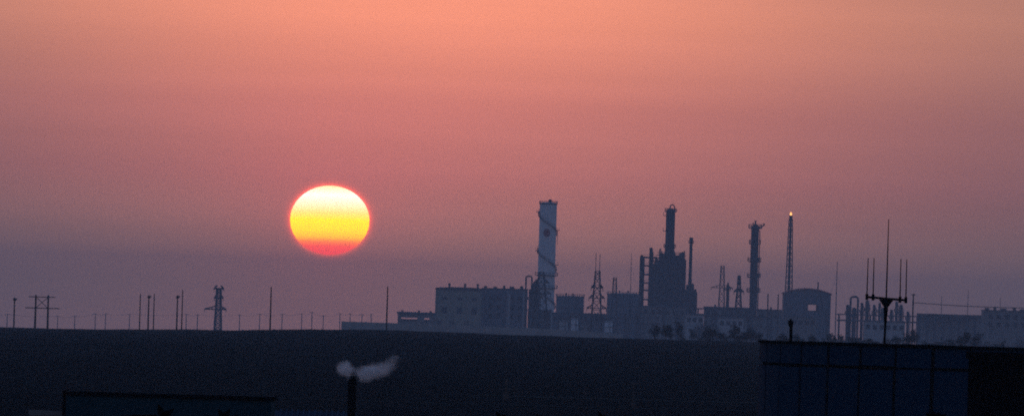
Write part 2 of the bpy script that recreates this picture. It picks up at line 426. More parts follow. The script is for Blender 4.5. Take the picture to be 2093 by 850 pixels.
def open_frame():
    d = 4060; c, _ = base_of(1325, 600, d); z = lambda py: at(1325, py, d).z - c.z; X = lambda px: m(px - 1325, d)
    t = empty('steel_frame', c, 'open dark steel pipe frame of square bays beside the cracking unit', 'steel frame')
    cols = ((1309, 522, 1.0), (1313.5, 524, .7), (1328, 506, 1.1), (1331, 514, .7), (1339, 524, .8))
    for px, top, wd in cols:
        k = MB()
        for y_ in (-3.5, 3.5): k.bar((X(px), y_, 0), (X(px), y_, z(top) if y_ < 0 else z(526)), wd)
        k.build('column', STEEL, t)
    for py in (526, 543, 561, 578, 593, 612, 630):
        k = MB()
        for y_ in (-3.5, 3.5): k.bar((X(1307), y_, z(py)), (X(1341), y_, z(py)), .75)
        for px, _, _ in cols: k.bar((X(px), -3.5, z(py)), (X(px), 3.5, z(py)), .35)
        for y_ in (-3.4,): k.bar((X(1307), y_, z(py) + 1.2), (X(1341), y_, z(py) + 1.2), .13)
        k.build('beam', STEEL, t)
    k = MB(); pys = (526, 543, 561, 578, 593, 612, 630)
    for i, (a, b_) in enumerate(zip(pys, pys[1:])):
        k.bar((X(1331), -3.5, z(a)), (X(1339), -3.5, z(b_)), .35)
    k.build('brace', STEEL, t)
    MB().bar((X(1334), 0, 0), (X(1334), 0, z(540)), 1.0, n=10).bar((X(1334), 0, z(540)), (X(1343), 0, z(540)), 1.0, n=10).build('pipe', DARKC, t)
open_frame()

def slim_stack():
    d = 4150; c, H = base_of(1413, 485, d); r = m(3.2, d); z = lambda py: at(1413, py, d).z - c.z; X = lambda px: m(px - 1413, d)
    t = empty('furnace_stack', c, 'slim plain dark chimney stack with a clutter of vessels round its foot', 'chimney')
    MB().lathe([(r * 1.35, 0), (r * 1.3, z(590)), (r, z(560)), (r, H - 1.6), (r * 1.25, H - 1.6), (r * 1.25, H - .3), (r * 1.05, H)], 16).build('shaft', DARKC, t)
    ring_platform(t, r, z(496), .5, rail=1.0, n=12)
    for px, w_, top in ((1404, 4, 592), (1407.5, 5, 582), (1419, 5, 579), (1424, 5, 590), (1427, 3, 596)):
        rr = m(w_ / 2, d); MB().lathe([(rr, 0), (rr, z(top) - rr), (rr * .6, z(top))], 12, (X(px), -1)).build('vessel', DARKC, t)
    for py in (606, 622): MB().box(X(1402), X(1429), -3, 3, z(py) - .3, z(py)).build('deck', STEEL, t)
slim_stack()

# flare: guyed lattice derrick with riser, burning tip
def flare():
    d = 4200; c, H = base_of(1616.5, 444, d)
    t = empty('flare_stack', c, 'tall thin lattice flare stack with a small flame burning at its tip', 'flare stack')
    wb, wt = m(19, d), m(7, d)
    k = MB(); n = 22; corners = ((-1, -1), (1, -1), (1, 1), (-1, 1))
    hw = lambda f: (wb + (wt - wb) * f) / 2
    for s in corners: k.bar((s[0] * wb / 2, s[1] * wb / 2, 0), (s[0] * wt / 2, s[1] * wt / 2, H - 1), .36, .3)
    k.build('lattice_leg', STEEL, t)
    k = MB()
    for i in range(n):
        f0, f1 = i / n, (i + 1) / n; a, b_ = hw(f0), hw(f1); z0, z1 = f0 * (H - 1), f1 * (H - 1)
        for j in range(4):
            p, q = corners[j], corners[(j + 1) % 4]
            k.bar((p[0] * b_, p[1] * b_, z1), (q[0] * b_, q[1] * b_, z1), .16)
            k.bar((p[0] * a, p[1] * a, z0), (q[0] * b_, q[1] * b_, z1), .16); k.bar((q[0] * a, q[1] * a, z0), (p[0] * b_, p[1] * b_, z1), .16)
    k.build('lattice_brace', STEEL, t)
    MB().lathe([(.62, 0), (.62, H * .5), (.5, H - 1), (.8, H - 1), (.8, H + .9), (.6, H + .9)], 12).build('riser_pipe', STEEL, t)
    MB().box(-1.4, 1.4, -1.4, 1.4, H - 6, H - 5.8).box(-1.2, 1.2, -1.2, 1.2, H * .62, H * .62 + .2).build('platform', STEEL, t)
    fm = bpy.data.materials.new('flare_flame'); fm.use_nodes = True; tt = fm.node_tree; tt.nodes.clear()
    e = tt.nodes.new('ShaderNodeEmission'); e.inputs[0].default_value = (1, .42, .12, 1); e.inputs[1].default_value = 3.2
    o_ = tt.nodes.new('ShaderNodeOutputMaterial'); tt.links.new(e.outputs[0], o_.inputs[0])
    f = MB().lathe([(.2, 0), (.5, .3), (.55, .7), (.4, 1.1), (.18, 1.5), (.03, 1.8)], 10).build('flame', fm, None, smooth=True)
    f.location = c + Vector((0, 0, H + .85)); tag(f, 'small orange flame burning on top of the flare stack', 'flame')
flare()

# ------------------------------------------------------------------ lattice transmission towers and masts
def pylon(px, top, d, wt, wb, label, arms=(), whips=(), name='transmission_tower', th=.3, panels=9, group=None, taper=1.0):
    c, H = base_of(px, top, d)
    t = empty(name, c, label, 'lattice tower' if name == 'transmission_tower' else 'mast', group)
    corners = ((-1, -1), (1, -1), (1, 1), (-1, 1)); a0, a1 = m(wb, d) / 2, m(wt, d) / 2
    hw = lambda f: a1 + (a0 - a1) * (1 - f) ** taper
    fs = [1 - (1 - i / panels) ** 1.15 for i in range(panels + 1)]
    for s in corners:
        k = MB()
        for f0, f1 in zip(fs, fs[1:]): k.bar((s[0] * hw(f0), s[1] * hw(f0), f0 * H), (s[0] * hw(f1), s[1] * hw(f1), f1 * H), th)
        k.build('leg', STEEL, t)
    k = MB()
    for f0, f1 in zip(fs, fs[1:]):
        for j in range(4):
            p, q = corners[j], corners[(j + 1) % 4]; a, b_ = hw(f0), hw(f1)
            k.bar((p[0] * a, p[1] * a, f0 * H), (q[0] * b_, q[1] * b_, f1 * H), th * .6); k.bar((q[0] * a, q[1] * a, f0 * H), (p[0] * b_, p[1] * b_, f1 * H), th * .6)
            k.bar((p[0] * b_, p[1] * b_, f1 * H), (q[0] * b_, q[1] * b_, f1 * H), th * .6)
    k.build('bracing', STEEL, t)
    for py, l, r_ in arms:
        z = H - m(py - top, d); a = hw(z / H); L_, R_ = m(l, d), m(r_, d); k = MB()
        for x in (-L_, R_):
            if abs(x) <= a: continue
            s = 1 if x > 0 else -1
            for y_ in (-a, a):
                k.bar((s * a, y_, z), (x, 0, z), th * .75); k.bar((s * a, y_, z + 1.4), (x, 0, z + .1), th * .75)
            for q in (.35, .65):
                xx = s * a + (x - s * a) * q; k.bar((xx, 0, z), (xx, 0, z + 1.4 * (1 - q)), th * .6)
            k.bar((x, 0, z), (x, 0, z - 1.3), .16)
        k.bar((-L_, 0, z), (R_, 0, z), th * .6)
        k.build('crossarm', STEEL, t)
    for dx, py in whips:
        MB().bar((m(dx, d), 0, H - .5), (m(dx, d), 0, H + m(top - py, d)), .16).build('whip', STEEL, t)
    return t
pylon(1107, 556, 3300, 9, 40, 'dark transmission tower standing in front of the white cylindrical tower', ((578, 16, 16), (600, 20, 20)), th=.42)
pylon(1221.5, 554, 3250, 8.5, 27, 'tall clear lattice tower with two whips between the squat tanks', ((588, 12, 12), (609, 16, 16), (630, 20, 20)), ((-4, 517), (4, 519)), th=.42)
pylon(1257, 567, 3900, 6, 15, 'short narrow lattice tower rising in front of the right squat tank', (), th=.35, panels=10)
pylon(1477, 543, 4200, 6, 17, 'faint lattice tower with thin crossarm near the dark stub column', ((588, 22, 22),), th=.36, panels=11)
pylon(1511, 563, 3950, 3.5, 26, 'dark steeply tapering lattice tower left of the ringed column', ((596, 10, 10),), th=.55, panels=10, taper=1.3)
pylon(447.5, 589, 3700, 8, 15, 'transmission tower with wide crossarm and flat top bar on the open plain', ((590, 10, 10), (609, 9, 9), (632, 28, 16)), th=.6, panels=13, taper=1.2)

# dark stub column
def stub():
    d = 4100; c, H = base_of(1488, 579, d); r = m(3.2, d)
    t = empty('stub_vessel', c, 'short dark vessel with a pointed cap beside the tapering lattice tower', 'column')
    MB().lathe([(r * 1.3, 0), (r * 1.2, H * .55), (r, H * .6), (r, H - 1.2), (r * .4, H), (.1, H + .6)], 14).build('shell', DARKC, t)
    ring_platform(t, r, H - 3, .7, n=12); ladder(t, r, R(-90), 0, H - 3)
stub()

# thin guyed masts
def mast(px, top, d, label, wd=.3, group=None, name='radio_mast', guys=True):
    c, H = base_of(px, top, d); t = empty(name, c, label, 'mast', group)
    MB().bar((0, 0, 0), (0, 0, H), wd, wd * .6, 6).build('shaft', GALV, t)
    k = MB()
    for i in range(1, 8): k.bar((-wd, 0, H * i / 8), (wd, 0, H * i / 8), wd * .5)
    k.build('spreader', GALV, t)
    if guys:
        for a in (90, 210, 330): MB().bar((0, 0, H * .85), (H * .3 * math.cos(R(a)), H * .3 * math.sin(R(a)), 0), .04).build('guy_wire', GALV, t)
mast(1291, 517, 4300, 'very thin guyed mast above the right squat tank', .35)
mast(1711.5, 535, 4400, 'faint thin guyed mast right of the arched hall', .5)
G1 = 'faint masts above the colonnaded shed'
for px, top in ((1925, 604), (1979, 592), (2045, 608)): mast(px, top, 4600, 'faint thin mast standing behind the colonnaded shed', .4, G1, guys=False)

# ------------------------------------------------------------------ tanks
def tank(px0, px1, top, d, label, dome=.06, mt=BLUEC):
    c, H = base_of((px0 + px1) / 2, top, d); r = m(px1 - px0, d) / 2
    t = empty('storage_tank', c, label, 'tank')
    MB().lathe([(r, 0), (r, H), (r + .15, H), (r + .15, H + .2), (r * .7, H + r * dome * .7), (r * .3, H + r * dome), (.1, H + r * dome * 1.05)], 40).build('shell', mt, t)
    ring_platform(t, r, H + .15, .1, 'railing', STEEL, 1.1, 30)
    ladder(t, r, R(-70), 0, H)
    k = MB()
    for i in range(3): k.lathe([(r + .01, H * (i + 1) / 4 - .12), (r + .14, H * (i + 1) / 4 - .12), (r + .14, H * (i + 1) / 4 + .12), (r + .01, H * (i + 1) / 4 + .12)], 40, cap=False)
    k.build('stiffener', STEEL, t)
    for x in (-.3, .2): MB().lathe([(.3, H), (.3, H + r * dome + .9), (.5, H + r * dome + .9), (.5, H + r * dome + 1.2)], 8, (x * r, 0)).build('vent', STEEL, t)
tank(1137, 1194, 606, 4150, 'squat dark storage tank right behind the white cylindrical tower')
tank(1241, 1312, 602, 4150, 'broad dark storage tank left of the open steel frame', .09)

# ------------------------------------------------------------------ halls
def window(parent, x, y, z, w_, h, mt=GLASS):
    f = MB()
    f.box(x - w_/2 - .12, x - w_/2, y - .10, y + .2, z - .12, z + h + .12).box(x + w_/2, x + w_/2 + .12, y - .10, y + .2, z - .12, z + h + .12)
    f.box(x - w_/2, x + w_/2, y - .10, y + .2, z - .12, z).box(x - w_/2, x + w_/2, y - .10, y + .2, z + h, z + h + .12).box(x - .05, x + .05, y - .08, y + .1, z, z + h)
    o = f.build('window', FRAME, parent)
    MB().box(x - w_/2, x + w_/2, y + .0, y + .06, z, z + h).build('pane', mt, o)
    return o
def wall_with_holes(x0, x1, z0, z1, y0, y1, holes):
    """a wall along x with rectangular openings (hx0,hx1,hz0,hz1)"""
    b = MB(); xs_ = sorted({x0, x1, *[h[0] for h in holes], *[h[1] for h in holes]}); zs = sorted({z0, z1, *[h[2] for h in holes], *[h[3] for h in holes]})
    for xa, xb in zip(xs_, xs_[1:]):
        for za, zb in zip(zs, zs[1:]):
            cx_, cz = (xa + xb) / 2, (za + zb) / 2
            if any(h[0] < cx_ < h[1] and h[2] < cz < h[3] for h in holes): continue
            b.box(xa, xb, y0, y1, za, zb)
    return b
def main_hall():
    d = 4050; c, _ = base_of(938, 600, d); X = lambda px: m(px - 938, d); z = lambda py: at(938, py, d).z - c.z
    t = empty('process_hall', c, 'tall buff industrial hall with two rows of dark windows', 'building')
    x0, x1 = X(891), X(985); dep = 22
    wins = [(X(q), zz, ww, hh) for q in (909, 940.5, 970) for zz, ww, hh in ((z(613), m(11, d), m(5.5, d)), (z(641), m(11, d), m(13, d)))]
    wins += [(X(q), z(664), m(9, d), m(9, d)) for q in (900, 925, 955)]
    holes = [(x - w_/2, x + w_/2, zz, zz + h) for x, zz, w_, h in wins]
    wall_with_holes(x0, x1, 0, z(593), -.3, .3, holes).build('wall', CREAM, t)
    MB().box(x0, x0 + .4, .3, dep, 0, z(593)).box(x1 - .4, x1, .3, dep, 0, z(593)).box(x0 + .4, x1 - .4, dep - .4, dep, 0, z(593)).build('wall', CREAM, t)
    k = MB(); n = 12; prev = None                                        # shallow curved roof
    zr = lambda f: z(593) + m(6.5, d) * (.35 + .65 * math.sin(math.pi * (.15 + .62 * f)))
    for i in range(n):
        f0, f1 = i / n, (i + 1) / n; xa, xb = x0 - .3 + (x1 - x0 + .6) * f0, x0 - .3 + (x1 - x0 + .6) * f1
        k.add([(xa, -.7, z(593)), (xb, -.7, z(593)), (xb, -.7, zr(f1)), (xa, -.7, zr(f0)), (xa, dep + .3, z(593)), (xb, dep + .3, z(593)), (xb, dep + .3, zr(f1)), (xa, dep + .3, zr(f0))],
              [(0,1,2,3), (5,4,7,6), (3,2,6,7), (0,4,5,1)] + ([(0,3,7,4)] if i == 0 else []) + ([(1,5,6,2)] if i == n-1 else []))
    rf = k.build('roof', ROOF, t)
    for q in (918, 950, 976): MB().lathe([(.5, z(593)), (.5, z(593) + 2.7), (.8, z(593) + 2.7), (.3, z(593) + 3.3)], 8, (X(q), 6)).build('vent', STEEL, rf)
    for x, zz, w_, h in wins: window(t, x, -.02, zz, w_ - .26, h)
    for q in (891.5, 925, 955, 984): MB().box(X(q) - .25, X(q) + .25, -.55, -.3, 0, z(595)).build('pilaster', CREAM, t)
main_hall()
def second_hall():
    d = 4062; c, _ = base_of(1030, 600, d); X = lambda px: m(px - 1030, d); z = lambda py: at(1030, py, d).z - c.z
    t = empty('process_hall', c, 'dark blue grey hall of narrow vertical bays joined to the buff hall', 'building')
    x0, x1 = X(985.5), X(1078)
    holes = [(X(q) - .9, X(q) + .9, z(py) - 1.2, z(py) + 1.2) for q in (1003, 1019, 1047, 1063) for py in (610, 628, 646)]
    wall_with_holes(x0, x1, 0, z(591), -.3, .3, holes).build('wall', BLUEC, t)
    MB().box(x0, x0 + .4, .3, 18, 0, z(591)).box(x1 - .4, x1, .3, 18, 0, z(591)).box(x0 + .4, x1 - .4, 17.6, 18, 0, z(591)).build('wall', BLUEC, t)
    for h in holes: window(t, (h[0] + h[1]) / 2, -.02, h[2], 1.54, 2.4)
    k = MB().box(x0 - .2, x1 + .3, -.7, 18.3, z(591), z(589)); rf = k.build('roof', ROOF, t)
    for q, w_, hh in ((992, 6, 1.0), (1012, 8, .7), (1030, 5, 1.4), (1046, 10, .9), (1066, 7, 1.3)):
        MB().box(X(q) - m(w_, d) / 2, X(q) + m(w_, d) / 2, 2, 7, z(589), z(589) + hh).build('roof_unit', STEEL, rf)
    for q in (986, 997, 1011, 1027, 1038, 1054, 1071, 1077): MB().box(X(q) - .35, X(q) + .35, -.75, -.3, 0, z(593)).build('pilaster', PALE if q in (1038, 1071) else BLUEC, t)
    MB().bar((X(1041), -1.2, 0), (X(1041), -1.2, z(600)), 1.2, n=10).build('duct', PALE, t)
second_hall()
def low_shed():
    d = 3980; c, _ = base_of(852, 640, d); X = lambda px: m(px - 852, d); z = lambda py: at(852, py, d).z - c.z
    t = empty('low_shed', c, 'long low dark shed with open bays left of the buff hall', 'shed')
    holes = [(X(q) - 1.2, X(q) + 1.2, z(657), z(649)) for q in (826, 837, 848, 873)]
    wall_with_holes(X(813), X(891), 0, z(641), -.25, .25, holes).build('wall', CONC, t)
    MB().box(X(813), X(813) + .3, .25, 9, 0, z(641)).box(X(891) - .3, X(891), .25, 9, 0, z(641)).box(X(813) + .3, X(891) - .3, 8.7, 9, 0, z(652)).build('wall', CONC, t)
    rf = MB().add([(X(811), -.8, z(641)), (X(892), -.8, z(641)), (X(892), 9.4, z(641)), (X(811), 9.4, z(641)), (X(811), 4, z(637.5)), (X(892), 4, z(637.5))], [(0, 1, 5, 4), (2, 3, 4, 5), (0, 4, 3), (1, 2, 5), (3, 2, 1, 0)]).build('roof', ROOF, t)
    for q in (822, 856, 880): MB().box(X(q) - .5, X(q) + .5, 3, 5, z(640), z(634)).build('vent', STEEL, rf)
low_shed()
def arched_hall():
    d = 3950; c, _ = base_of(1650, 610, d); X = lambda px: m(px - 1650, d); z = lambda py: at(1650, py, d).z - c.z
    t = empty('arched_hall', c, 'wide hall with a curved dark roof and an opening showing sky through', 'building')
    x0, x1 = X(1602), X(1698); ze = z(604); rise = m(13, d); dep = 20
    hole = (X(1652), X(1671.5), z(634), z(622))
    zr = lambda f: ze + rise * math.sin(math.pi * (f * .92 + .04)) ** .8
    for y0, y1 in ((-.2, .2), (dep - .2, dep + .2)):
        b = wall_with_holes(x0, x1, 0, ze, y0, y1, [hole]); n = 16
        for i in range(n):
            f0, f1 = i / n, (i + 1) / n; xa, xb = x0 + (x1 - x0) * f0, x0 + (x1 - x0) * f1; q0, q1 = zr(f0) - .05, zr(f1) - .05
            b.add([(xa, y0, ze), (xb, y0, ze), (xb, y0, q1), (xa, y0, q0), (xa, y1, ze), (xb, y1, ze), (xb, y1, q1), (xa, y1, q0)], [(0,1,2,3), (5,4,7,6)])
        b.build('wall', BLUEC, t)
    MB().box(x0, x0 + .3, .2, dep - .2, 0, ze).box(x1 - .3, x1, .2, dep - .2, 0, ze).build('wall', BLUEC, t)
    k = MB(); n = 18
    for i in range(n):
        f0, f1 = i / n, (i + 1) / n; xa, xb = x0 - .5 + (x1 - x0 + 1) * f0, x0 - .5 + (x1 - x0 + 1) * f1; q0, q1 = zr(f0), zr(f1)
        k.add([(xa, -.9, q0), (xb, -.9, q1), (xb, -.9, q1 + .55), (xa, -.9, q0 + .55), (xa, dep + .9, q0), (xb, dep + .9, q1), (xb, dep + .9, q1 + .55), (xa, dep + .9, q0 + .55)],
              [(0,1,2,3), (5,4,7,6), (3,2,6,7), (0,4,5,1)] + ([(0,3,7,4)] if i == 0 else []) + ([(1,5,6,2)] if i == n-1 else []))
    rf = k.build('roof', REDB, t)
    MB().lathe([(.3, zr(.72)), (.3, zr(.72) + 3.6), (.5, zr(.72) + 3.6), (.2, zr(.72) + 4)], 8, (x0 + (x1 - x0) * .73, 5)).build('vent', STEEL, rf)
    hx0, hx1, hz0, hz1 = hole
    for y_ in (-.3, dep + .1):
        MB().box(hx0 - .25, hx0, y_, y_ + .2, hz0 - .25, hz1 + .25).box(hx1, hx1 + .25, y_, y_ + .2, hz0 - .25, hz1 + .25).box(hx0, hx1, y_, y_ + .2, hz1, hz1 + .25).box(hx0, hx1, y_, y_ + .2, hz0 - .25, hz0).build('opening_frame', STEEL, t)
    for q in (1615, 1630, 1685): window(t, X(q), -.15, z(632), 2.0, 2.2)
    for q in (1602.5, 1625, 1645, 1678, 1697): MB().box(X(q) - .25, X(q) + .25, -.5, -.2, 0, ze - .02).build('pilaster', BLUEC, t)
arched_hall()
def colonnade():
    d = 4000; c, _ = base_of(1943, 640, d); X = lambda px: m(px - 1943, d); z = lambda py: at(1943, py, d).z - c.z
    t = empty('colonnaded_shed', c, 'long open shed with a flat dark roof on a row of columns', 'shed')
    MB().box(X(1876), X(2010), -2, 10, z(648), z(642)).build('roof', ROOF, t)
    for i in range(9):
        x = X(1879 + i * 16.2); MB().box(x - .75, x + .75, -1.5, -.4, 0, z(648)).build('column', DARKC, t)
    MB().box(X(1876), X(2010), 9.4, 9.8, 0, z(648) - .01).build('wall', PALE, t)
    MB().box(X(1880), X(2008), 0, .6, z(668) - .2, z(668)).build('beam', CONC, t)
colonnade()
def block():
    d = 3850; c, _ = base_of(2060, 640, d); X = lambda px: m(px - 2060, d); z = lambda py: at(2060, py, d).z - c.z
    t = empty('plant_block', c, 'bulky dark flat roofed block at the end of the colonnaded shed', 'building')
    holes = [(X(q) - 1, X(q) + 1, z(py) - 1.1, z(py) + 1.1) for q in (2025, 2042, 2059, 2076, 2093, 2110, 2127) for py in (648, 664)]
    wall_with_holes(X(2011), X(2140), 0, z(636), -.3, .3, holes).build('wall', CONC, t)
    MB().box(X(2011), X(2011) + .4, .3, 20, 0, z(636)).box(X(2140) - .4, X(2140), .3, 20, 0, z(636)).box(X(2011) + .4, X(2140) - .4, 19.6, 20, 0, z(636)).build('wall', CONC, t)
    for h in holes: window(t, (h[0] + h[1]) / 2, -.02, h[2], 1.74, 2.2)
    rf = MB().box(X(2010), X(2141), -.6, 20.3, z(636), z(634)).build('roof', ROOF, t)
    for q, w_, h in ((2018, 8, .9), (2034, 5, 1.5), (2052, 12, .8), (2074, 6, 1.3), (2090, 9, .7)): MB().box(X(q) - m(w_, d)/2, X(q) + m(w_, d)/2, 2, 6, z(634), z(634) + h).build('roof_unit', STEEL, rf)
block()

# arch pipe beside the hall with its vessel cluster
def pipe_arch(px0, px1, top, d, label, wd):
    c, H = base_of((px0 + px1) / 2, top, d); h = m(px1 - px0, d) / 2
    t = empty('pipe_arch', c, label, 'pipe')
    pts = [(-h, 0, 0), (-h, 0, H - h * .6)] + [(-h * math.cos(math.pi * k / 8), 0, H - h * .6 + h * .6 * math.sin(math.pi * k / 8) ** .7) for k in range(1, 8)] + [(h, 0, H - h * .6), (h, 0, 0)]
    MB().path(pts, wd, 10).build('pipe', STEEL, t)
    for x in (-h, h): MB().lathe([(wd * .9, 0), (wd * .9, .5)], 10, (x, 0)).lathe([(wd * .8, H * .6), (wd * .8, H * .6 + .4)], 10, (x, 0)).build('flange', STEEL, t)
pipe_arch(1075.5, 1087.5, 564, 4020, 'inverted U shaped pipe rising above the roof beside the white tower', .75)
pipe_arch(1739, 1754, 606, 3900, 'thick looped pipe rising above the process vessels', .9)
def vessel(px, top, wpx, d, label, group, name='process_vessel'):
    c, H = base_of(px, top, d); r = m(wpx / 2, d)
    t = empty(name, c, label, 'vessel', group)
    MB().lathe([(r * 1.05, 0), (r * 1.05, H * .2), (r, H * .22), (r, H - r * .7), (r * .75, H - r * .2), (r * .2, H)], 14).build('shell', DARKC, t)
    ring_platform(t, r, H * .8, .5, n=10); ladder(t, r, R(-80), 0, H * .8)
    MB().bar((r + .35, 0, 1), (r + .35, 0, H * .9), .3, n=6).bar((r + .35, 0, H * .9), (0, 0, H * .97), .3, n=6).build('pipe', STEEL, t)
for px, top, w_ in ((1084, 590, 6), (1091, 578, 7), (1097, 570, 5), (1101, 590, 6)):
    vessel(px, top, w_, 3985, 'dark slim vessel in the cluster at the white tower\'s left foot', 'vessels beside the white tower')
for px, top, w_ in ((1733, 622, 7), (1746, 628, 9), (1762, 618, 6), (1773, 613, 8), (1787, 622, 6), (1798, 618, 5), (1806, 628, 7), (1822, 632, 6), (1833, 616, 6), (1842, 622, 7), (1856, 636, 6)):
    vessel(px, top, w_, 3900, 'dark slim process vessel in the cluster right of the arched hall', 'vessels right of the arched hall')
def rack(px0, px1, tops, d, label):
    c, _ = base_of((px0 + px1) / 2, tops[0], d); z = lambda py: at((px0 + px1) / 2, py, d).z - c.z; x0, x1 = -m(px1 - px0, d) / 2, m(px1 - px0, d) / 2
    t = empty('pipe_rack', c, label, 'pipe rack')
    n = max(3, int((x1 - x0) / 6))
    for i in range(n + 1):
        x = x0 + (x1 - x0) * i / n; MB().bar((x, -2, 0), (x, -2, z(tops[0]) + .4), .45).bar((x, 2, 0), (x, 2, z(tops[0]) + .4), .45).bar((x, -2, z(tops[0])), (x, 2, z(tops[0])), .4).build('trestle', STEEL, t)
    for j, py in enumerate(tops):
        for y_ in (-1.4, -.3, .9): MB().bar((x0 - 1, y_, z(py) + .4), (x1 + 1, y_, z(py) + .4), .55 + .15 * (j % 2), n=8).build('pipe', GALV if y_ == -.3 else DARKC, t)
rack(1195, 1345, (650, 661), 3930, 'low pipe rack running in front of the broad storage tank')
rack(1398, 1600, (634, 648), 4020, 'long low pipe rack between the slim chimney and the arched hall')
rack(1715, 1875, (646, 658), 3880, 'low pipe rack in front of the process vessel cluster')
def annex(px0, px1, top, d, label, mt=BLUEC, name='annex_building', nwin=5):
    c, _ = base_of((px0 + px1) / 2, top, d); pc = (px0 + px1) / 2; z = lambda py: at(pc, py, d).z - c.z; x0, x1 = -m(px1 - px0, d) / 2, m(px1 - px0, d) / 2
    t = empty(name, c, label, 'building'); H = z(top + 2.5)
    holes = [(x0 + (x1 - x0) * (i + .5) / nwin - .9, x0 + (x1 - x0) * (i + .5) / nwin + .9, H - 3.4, H - 1.4) for i in range(nwin)]
    wall_with_holes(x0, x1, 0, H, -.2, .2, holes).build('wall', mt, t)
    MB().box(x0, x0 + .3, .2, 9, 0, H).box(x1 - .3, x1, .2, 9, 0, H).box(x0 + .3, x1 - .3, 8.7, 9, 0, H).build('wall', mt, t)
    for h in holes: window(t, (h[0] + h[1]) / 2, -.02, h[2], 1.54, 2.0)
    MB().add([(x0 - .4, -.7, H), (x1 + .4, -.7, H), (x1 + .4, 9.6, H), (x0 - .4, 9.6, H), (x0 - .4, 4.5, z(top)), (x1 + .4, 4.5, z(top))], [(0, 1, 5, 4), (2, 3, 4, 5), (0, 4, 3), (1, 2, 5), (3, 2, 1, 0)]).build('roof', ROOF, t)
annex(1128, 1240, 639, 3960, 'low building below the squat tanks with a row of small windows', BLUEC, nwin=9)
annex(1312, 1402, 625, 3990, 'low dark building at the foot of the cracking unit', CONC, nwin=6)
annex(1440, 1535, 627, 4120, 'low dark building behind the tapering lattice tower', CONC, nwin=6)
annex(1548, 1612, 632, 4060, 'small low building between the ringed column and arched hall', CONC, nwin=4)

annex(1079, 1127, 632, 3880, 'small dark building behind the transmission tower at the white tower', DARKC, nwin=3)
annex(1402, 1438, 640, 3900, 'small pale gabled building right below the slim chimney', PALE, nwin=3)
annex(1470, 1520, 647, 3850, 'small pale gabled building in front of the tapering lattice tower', PALE, nwin=4)
annex(1606, 1668, 645, 3780, 'low grey building in front of the arched hall', CONC, nwin=5)
annex(1768, 1850, 655, 3700, 'low pale building in front of the process vessels', PALE, nwin=6)
tank(1143, 1161, 655, 3850, 'small pale tank nearest the white tower in front of the low building', .1, PALE)
tank(1168, 1182, 651, 3840, 'slim pale tank standing between two small tanks', .1, WHITE)
tank(1188, 1210, 660, 3830, 'small wide grey tank left of the clear lattice tower', .1, CONC)
tank(1236, 1252, 657, 3840, 'small pale tank right of the clear lattice tower', .1, WHITE)
tank(1540, 1560, 652, 3820, 'small grey tank in front of the ringed column', .1, CONC)
for i, px in enumerate((1142, 1163, 1186, 1279, 1302, 1356, 1383, 1443, 1462, 1529, 1576, 1690)):
    vessel(px, 640 - (i * 7) % 19, 3.6, 3870, 'thin dark vent pipe standing in the low clutter of the plant', 'vent pipes in the plant', 'vent_stack')

# long pale perimeter wall in front of the plant
def perimeter():
    d = 2000; pts = [at(px, 660, d) for px in range(700, 1290, 24)]
    t = empty('perimeter_wall', Vector((pts[0].x, d, zg(pts[0].x, d))), 'long pale perimeter wall running along the front of the plant', 'wall')
    o = t.location
    for i, (p, q) in enumerate(zip(pts, pts[1:])):
        za, zb = zg(p.x, d), zg(q.x, d); top = EYE + interp(p.x, [(-40, -3.05), (0, -3.3), (37, -4.4), (120, -4.2)])
        MB().box(p.x - o.x + .25, q.x - o.x - .25, -.12, .12, min(za, zb) - .6 - o.z, top - o.z).build('panel', PALE, t)
        MB().box(p.x - o.x - .25, p.x - o.x + .25, -.18, .18, za - .6 - o.z, top + .06 - o.z).build('post', PALE, t)
perimeter()

# ------------------------------------------------------------------ utility poles and wires
def pole(px, top, d, label, group, wd=.32, arms=1, armw=1.2, name='utility_pole'):
    c, H = base_of(px, top, d); t = empty(name, c, label, 'pole', group)
    MB().bar((0, 0, 0), (0, 0, H), wd * 1.15, wd * .8, 8).build('shaft', POLE, t)
    for k in range(arms):
        z = H - .5 - k * 1.3
        MB().box(-armw, armw, -.08, .08, z, z + .16).build('crossarm', POLE, t)
        for x in (-armw + .1, 0.32, armw - .1): MB().lathe([(.07, z + .16), (.1, z + .3), (.05, z + .42)], 6, (x, 0)).build('insulator', GALV, t)
    return c + Vector((0, 0, H))
GA, GB = 'dark poles along the field edge', 'faint poles on the far plain'
ALAB = 'slender dark utility pole standing along the far edge of the field'
for px, top, arms in ((30, 608, 1), (287, 600, 0), (304.5, 603, 1), (315.5, 600, 0), (363, 603, 1), (373.5, 592, 0), (554.5, 586, 0), (792.5, 585, 0)):
    pole(px, top, 1390, ALAB, GA, .23 if px not in (287, 315.5, 373.5) else .18, arms, .24)
HF = 'twin poled portal pylon with thin bars standing on the plain'
def portal():
    d = 1650; a, H = base_of(73.5, 602, d); b_, H2 = base_of(99, 602, d)
    t = empty('portal_pylon', a, HF, 'pylon'); L_ = b_ - a
    MB().bar((0, 0, 0), (0, 0, H), .42, .3, 8).build('leg', POLE, t); MB().bar((L_.x, 0, L_.z), (L_.x, 0, H), .42, .3, 8).build('leg', POLE, t)
    MB().bar((-1.4, 0, H - .4), (L_.x + 1.4, 0, H - .4), .16).build('crossarm', POLE, t)
    z = H - m(27, d); MB().bar((-2.0, 0, z), (L_.x + 2.2, 0, z), .18).build('crossarm', POLE, t)
    MB().bar((0, 0, z), (L_.x, 0, H - .4), .12).bar((L_.x, 0, z), (0, 0, H - .4), .12).build('brace', POLE, t)
portal()
FLAB = 'faint short pole in the far line beyond the field'
tops = []
